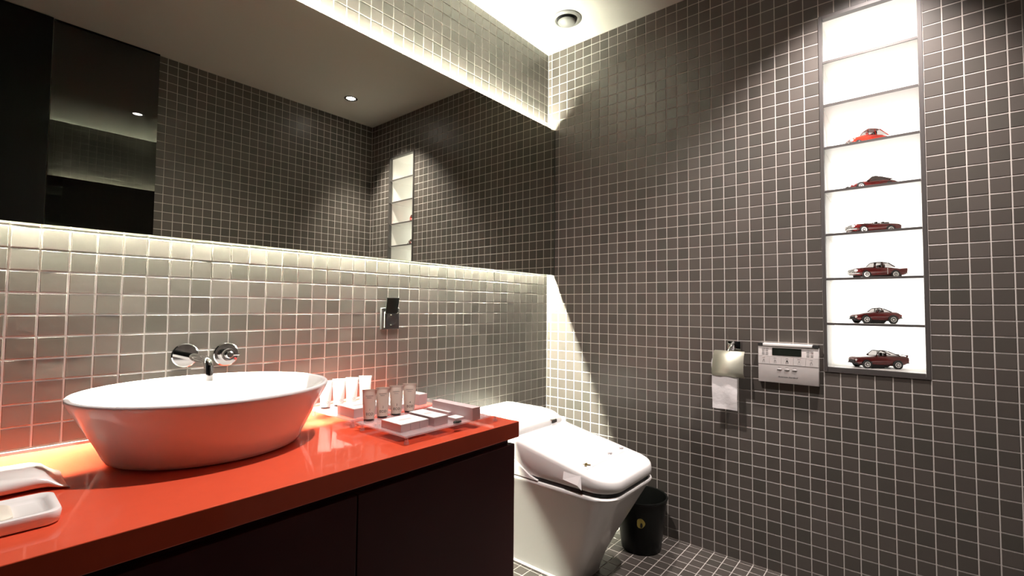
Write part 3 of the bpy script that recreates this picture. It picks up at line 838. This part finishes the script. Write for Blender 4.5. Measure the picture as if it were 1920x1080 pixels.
def model_car(label, loc, turn, spec):
    """length runs along +x (front), widths in y; resting on z = 0"""
    t = empty('model_car', loc, PI / 2 + math.radians(turn))
    tag(t, label, 'model car', 'red model cars in the lit niche')
    L, Wd = spec['L'], spec['W']; hw = Wd / 2
    N = 25; rings = []
    for k in range(N):
        q = k / (N - 1); x = L / 2 - L * q
        zt = interp(spec['belt'], q); zb = interp(spec['sill'], q); w = hw * interp(spec['plan'], q)
        h = zt - zb
        rings.append([(x, -w * .80, zb), (x, -w * .97, zb + h * .22), (x, -w, zb + h * .55), (x, -w * .965, zb + h * .80), (x, -w * .86, zb + h * .95), (x, -w * .5, zt + .0006), (x, 0, zt + .0012),
                      (x, w * .5, zt + .0006), (x, w * .86, zb + h * .95), (x, w * .965, zb + h * .80), (x, w, zb + h * .55), (x, w * .97, zb + h * .22), (x, w * .80, zb)])
    body = MB().loft(rings).build('body', M[spec.get('paint', 'carmaroon_dim')], t, smooth=60)
    # cabin: roof, pillars, windows
    cb_ = spec.get('cabin')
    if cb_:
        def cpt(q, s, off=0.0):
            return (L / 2 - L * q, s * (hw * cb_['w'] + off * .0), 0)
        q0, q1, q2, q3 = cb_['q']           # screen base, roof front, roof rear, rear glass base
        zb0, zr1, zr2, zb3 = cb_['z']
        wr_ = hw * cb_['wr']; wb_ = hw * cb_['wb']
        X = lambda q: L / 2 - L * q
        roof = MB(); rg = []
        n = 9
        for k in range(n):
            q = q1 + (q2 - q1) * k / (n - 1); bow = .0022 * math.sin(PI * k / (n - 1))
            z = zr1 + (zr2 - zr1) * k / (n - 1) + bow
            rg.append([(X(q), -wr_, z - .0022), (X(q), -wr_ * .96, z - .0004), (X(q), -wr_ * .6, z + .0008), (X(q), wr_ * .6, z + .0008), (X(q), wr_ * .96, z - .0004), (X(q), wr_, z - .0022), (X(q), 0, z - .0022)])
        roof.loft(rg); roof.build('roof', M[cb_.get('roof', 'carmaroon_dim')], t, smooth=60)
        for s_ in (-1, 1):
            pl = [((X(q0), s_ * wb_, zb0), (X(q1), s_ * wr_, zr1 - .001), .0013), ((X(q3), s_ * wb_ * .97, zb3), (X(q2), s_ * wr_, zr2 - .001), cb_.get('cpil', .0018))]
            if cb_.get('bq'):
                q = cb_['bq']; pl.append(((X(q), s_ * wb_, interp(spec['belt'], q)), (X(q - .01), s_ * wr_, zr1 + (zr2 - zr1) * (q - q1) / (q2 - q1)), cb_.get('bpil', .0012)))
            for a, b_, r_ in pl:
                MB().tube([a, b_], r_, 6).build('pillar', M[cb_.get('roof', 'carmaroon_dim')], t)
            b = MB(); sy = s_ * (wb_ - .0008); ry = s_ * (wr_ - .0008)
            b.add([(X(q0), sy, zb0), (X(q3), sy, zb3), (X(q2), ry, zr2), (X(q1), ry, zr1)], [(0, 1, 2, 3)])
            b.build('side_window', M['window'] if not cb_.get('solid') else M['cardark'], t)
        for qa, za, qb, zb_ in ((q0, zb0, q1, zr1), (q3, zb3, q2, zr2)):
            MB().add([(X(qa), -wb_ + .001, za), (X(qa), wb_ - .001, za), (X(qb), wr_ - .001, zb_), (X(qb), -wr_ + .001, zb_)], [(0, 1, 2, 3)]).build('windscreen', M['window'] if not cb_.get('solid') else M['cardark'], t)
        for s_ in (-1, 1):
            b = MB(); q = (q1 + q2) / 2
            b.box(X(q) - .010, X(q) - .004, s_ * hw * .38 - .009, s_ * hw * .38 + .009, zb0 - .014, zb0 + (zr1 - zb0) * .55, .0015)
            b.build('seat', M['cardark'], t, smooth=40)
    if spec.get('open'):
        q = spec['open']; X = lambda q: L / 2 - L * q
        z = interp(spec['belt'], q)
        b = MB(); b.add([(X(q), -hw * .72, z), (X(q), hw * .72, z), (X(q + .06), hw * .62, z + .014), (X(q + .06), -hw * .62, z + .014)], [(0, 1, 2, 3)])
        b.build('windscreen', M['window'], t)
        MB().tube([(X(q), -hw * .72, z), (X(q + .06), -hw * .62, z + .014), (X(q + .06), hw * .62, z + .014), (X(q), hw * .72, z)], .0009, 6).build('screen_frame', M['chrome'], t)
        for qq in (q + .13, q + .27):
            for s_ in (-1, 1):
                MB().box(X(qq) - .007, X(qq), s_ * hw * .38 - .009, s_ * hw * .38 + .009, z - .012, z + .007, .002).build('seat', M['cardark'], t, smooth=40)
        MB().box(X(q + .34) - .012, X(q + .34) + .004, -hw * .66, hw * .66, z - .004, z + .005, .002).build('folded_top', M['cardark'], t, smooth=40)
    r = spec['r']
    for q in spec['axles']:
        for s_ in (-1, 1):
            wy = s_ * hw * interp(spec['plan'], q) * .985
            MB().lathe([(r * 1.16, 0), (r * 1.16, .0006)], 22, ax='y').build('wheel_arch', M['ink'], t,
                matrix=Matrix.Translation((L / 2 - L * q, wy, r * 1.02)) @ Matrix.Rotation(0 if s_ < 0 else PI, 4, 'Z'))
            wheel(t, L / 2 - L * q, wy - s_ * .0012, r, s_, white=spec.get('white', False), r_in=spec.get('rin', .64))
    xf = L / 2; zf = interp(spec['belt'], .02); zs = interp(spec['sill'], .02); wf = hw * interp(spec['plan'], .03)
    c_ = spec.get('front', 'modern')
    if c_ == 'chrome':
        MB().tube([(xf - .010, -wf * 1.02, zs + .006), (xf + .002, -wf * .8, zs + .006), (xf + .005, 0, zs + .006), (xf + .002, wf * .8, zs + .006), (xf - .010, wf * 1.02, zs + .006)], .0034, 8).build('bumper', M['chrome'], t, smooth=60)
        for k in range(4):
            MB().box(xf + .0005, xf + .0026, -wf * .72, wf * .72, zs + .0105 + k * .0032, zs + .0120 + k * .0032).build('grille_bar', M['chrome'], t)
        for s_ in (-1, 1):
            MB().lathe([(.0055, -.004), (.006, .002), (.004, .004), (.001, .005)], 16, (0, 0, 0), 'x').build('headlight', M['headlight'], t, smooth=50,
                matrix=Matrix.Translation((xf - .001, s_ * wf * .80, zf - .006)) @ Matrix.Rotation(PI, 4, 'Z'))
            MB().lathe([(.004, -.003), (.004, .003), (.001, .006)], 12, (0, 0, 0), 'x').build('bumper_guard', M['chrome'], t, smooth=50,
                matrix=Matrix.Translation((xf + .004, s_ * wf * .42, zs + .007)) @ Matrix.Rotation(PI, 4, 'Z'))
    else:
        MB().box(xf - .004, xf + .0018, -wf * .62, wf * .62, zs + .004, zs + .004 + (zf - zs) * .42, .001).build('grille', M['ink'], t)
        MB().box(xf - .004, xf + .0030, -wf * .95, wf * .95, zs - .0005, zs + .0030, .001).build('bumper', M['ink'] if c_ == 'modern' else M['chrome'], t, smooth=40)
        for s_ in (-1, 1):
            MB().lathe([(.0042, -.004), (.0046, .001), (.002, .003)], 14, (0, 0, 0), 'x').build('headlight', M['headlight'], t, smooth=50,
                matrix=Matrix.Translation((xf - .0012, s_ * wf * .80, zs + (zf - zs) * .66)) @ Matrix.Rotation(PI, 4, 'Z'))
    xr = -L / 2
    MB().box(xr - .002, xr + .006, -hw * .8, hw * .8, interp(spec['sill'], .98) + .001, interp(spec['sill'], .98) + .005, .001).build('rear_bumper', M['chrome'] if c_ != 'modern' else M['ink'], t, smooth=40)
    for s_ in (-1, 1):
        MB().box(xr - .0012, xr + .003, s_ * hw * .62 - .005, s_ * hw * .62 + .005, interp(spec['belt'], .98) - .009, interp(spec['belt'], .98) - .003, .001).build('tail_light', M['carred'], t, smooth=40)
    if spec.get('fins'):
        for s_ in (-1, 1):
            y = s_ * hw * .84; zz = interp(spec['belt'], .9)
            MB().prism([(xr + .002, y, zz - .008), (xr + .030, y, interp(spec['belt'], .84) - .006), (xr + .024, y, interp(spec['belt'], .86) - .001), (xr + .008, y, zz + .0015), (xr + .002, y, zz + .0022)], (0, s_ * .003, 0)).build('tail_fin', M[spec.get('paint', 'carmaroon_dim')], t)
        MB().box(L / 2 - L * .60, L / 2 - L * .592, -hw * 1.005, -hw * .99, interp(spec['sill'], .6) + .004, interp(spec['belt'], .6) - .004).build('side_trim', M['chrome'], t)
        MB().box(L / 2 - L * .60, L / 2 - L * .592, hw * .99, hw * 1.005, interp(spec['sill'], .6) + .004, interp(spec['belt'], .6) - .004).build('side_trim', M['chrome'], t)
    if spec.get('spoiler'):
        zz = interp(spec['belt'], .97)
        MB().box(xr - .001, xr + .010, -hw * .80, hw * .80, zz + .004, zz + .0062, .0008).build('spoiler', M[spec.get('paint', 'carmaroon_dim')], t, smooth=40)
        for s_ in (-1, 1):
            MB().box(xr + .001, xr + .007, s_ * hw * .72 - .001, s_ * hw * .72 + .001, zz - .001, zz + .0042).build('spoiler_post', M[spec.get('paint', 'carmaroon_dim')], t)
    if spec.get('stripe'):
        MB().box(L / 2 - L * .78, L / 2 - L * .34, -hw * 1.003, -hw * .985, interp(spec['sill'], .5) + .0075, interp(spec['sill'], .5) + .0085).build('side_line', M['headlight'], t)
    for s_ in (-1, 1):
        if cb_:
            q = cb_['q'][0] + .035
            MB().box(L / 2 - L * q - .002, L / 2 - L * q + .002, s_ * hw * .90 - .004, s_ * hw * .90 + .004, cb_['z'][0] - .0005, cb_['z'][0] + .0045, .001).build('wing_mirror', M[spec.get('paint', 'carmaroon_dim')], t, smooth=40)
    if spec.get('plinth'):
        MB().box(-L * .06, L * .20, -hw * .60, hw * .60, .0002, interp(spec['sill'], .5) + .001).build('plinth', M['ink'], t)
    MB().box(-L * .40, L * .40, -hw * .70, hw * .70, interp(spec['sill'], .5) - .0035, interp(spec['sill'], .5) + .002).build('chassis', M['ink'], t)
    return t

def flat(v): return [(0, v), (1, v)]
CY = -1.425
spec1 = dict(L=.134, W=.060, r=.0115, axles=(.17, .79), paint='carred', front='chrome',
             belt=[(0, .028), (.06, .036), (.30, .043), (.40, .045), (.75, .042), (.92, .036), (1, .030)], sill=[(0, .010), (.1, .009), (.9, .009), (1, .013)],
             plan=[(0, .72), (.08, .88), (.3, 1), (.7, .98), (.92, .84), (1, .70)],
             cabin=dict(q=(.34, .44, .72, .93), z=(.044, .068, .065, .038), w=.9, wr=.66, wb=.84, bq=.60, roof='carred'))
spec2 = dict(L=.162, W=.070, r=.0130, axles=(.21, .79), paint='carmaroon_dim', front='modern',
             belt=[(0, .016), (.05, .021), (.25, .030), (.42, .034), (.7, .037), (.9, .036), (1, .030)], sill=[(0, .009), (.1, .007), (.9, .007), (1, .012)],
             plan=[(0, .66), (.07, .86), (.25, 1), (.45, .95), (.75, 1), (.94, .90), (1, .80)],
             cabin=dict(q=(.36, .50, .64, .88), z=(.033, .0515, .051, .038), w=.9, wr=.58, wb=.80, roof='cardark', solid=True))
spec3 = dict(L=.160, W=.068, r=.0130, axles=(.20, .76), paint='carmaroon_dim', front='chrome', white=True, rin=.74, open=.36,
             belt=[(0, .030), (.05, .036), (.30, .038), (.45, .036), (.8, .037), (.95, .036), (1, .032)], sill=[(0, .012), (.1, .010), (.9, .010), (1, .014)],
             plan=[(0, .84), (.06, .95), (.3, 1), (.8, .97), (.95, .88), (1, .80)], fins=False)
spec4 = dict(L=.170, W=.066, r=.0130, axles=(.19, .75), paint='carmaroon_dim', front='chrome', white=True, rin=.74, fins=True,
             belt=[(0, .030), (.05, .037), (.28, .041), (.42, .040), (.62, .040), (.8, .037), (.93, .033), (1, .030)], sill=[(0, .012), (.1, .010), (.9, .010), (1, .014)],
             plan=[(0, .82), (.06, .94), (.3, 1), (.75, .98), (.95, .86), (1, .78)],
             cabin=dict(q=(.34, .42, .64, .76), z=(.040, .059, .057, .040), w=.9, wr=.66, wb=.86, bq=.535, bpil=.0034, cpil=.0022, roof='cardark'))
spec5 = dict(L=.150, W=.068, r=.0145, axles=(.20, .78), paint='carmaroon_dim', front='modern', plinth=True,
             belt=[(0, .027), (.05, .032), (.25, .039), (.42, .042), (.7, .042), (.9, .042), (1, .034)], sill=[(0, .014), (.1, .012), (.9, .012), (1, .018)],
             plan=[(0, .66), (.07, .86), (.25, 1), (.5, .96), (.78, 1), (.94, .88), (1, .76)],
             cabin=dict(q=(.42, .50, .62, .78), z=(.041, .056, .055, .042), w=.9, wr=.56, wb=.78, bq=.585, bpil=.0016, roof='cardark'))
spec6 = dict(L=.172, W=.070, r=.0148, axles=(.19, .77), paint='carmaroon_dim', front='modern', plinth=True, spoiler=True, stripe=True,
             belt=[(0, .034), (.05, .039), (.25, .042), (.40, .045), (.7, .046), (.9, .047), (1, .043)], sill=[(0, .016), (.1, .013), (.9, .013), (1, .020)],
             plan=[(0, .82), (.06, .94), (.25, 1), (.5, .97), (.78, 1), (.95, .92), (1, .86)],
             cabin=dict(q=(.36, .46, .63, .84), z=(.044, .064, .063, .046), w=.9, wr=.64, wb=.84, bq=.575, roof='cardark'))
CX_ = .112
TURN = 31
model_car('bright red rounded hatchback model, topmost car in the niche', (CX_, -1.415, SHELF[2] + .0004), TURN, spec1)
model_car('low maroon sports car model with dark cabin, second car from top', (CX_, -1.417, SHELF[3] + .0004), TURN, spec2)
model_car('maroon open-top classic model with chrome nose, third car from top', (CX_, -1.424, SHELF[4] + .0004), TURN, spec3)
model_car('maroon classic coupe model with tail fins and dark roof, fourth from top', (CX_, -1.434, SHELF[5] + .0004), TURN, spec4)
model_car('dark red roadster model with a small cabin, second car from bottom', (CX_, -1.424, SHELF[6] + .0004), TURN, spec5)
model_car('dark red muscle coupe model with rear spoiler, bottom car in the niche', (CX_, -1.430, NZ0 + .0170), TURN, spec6)
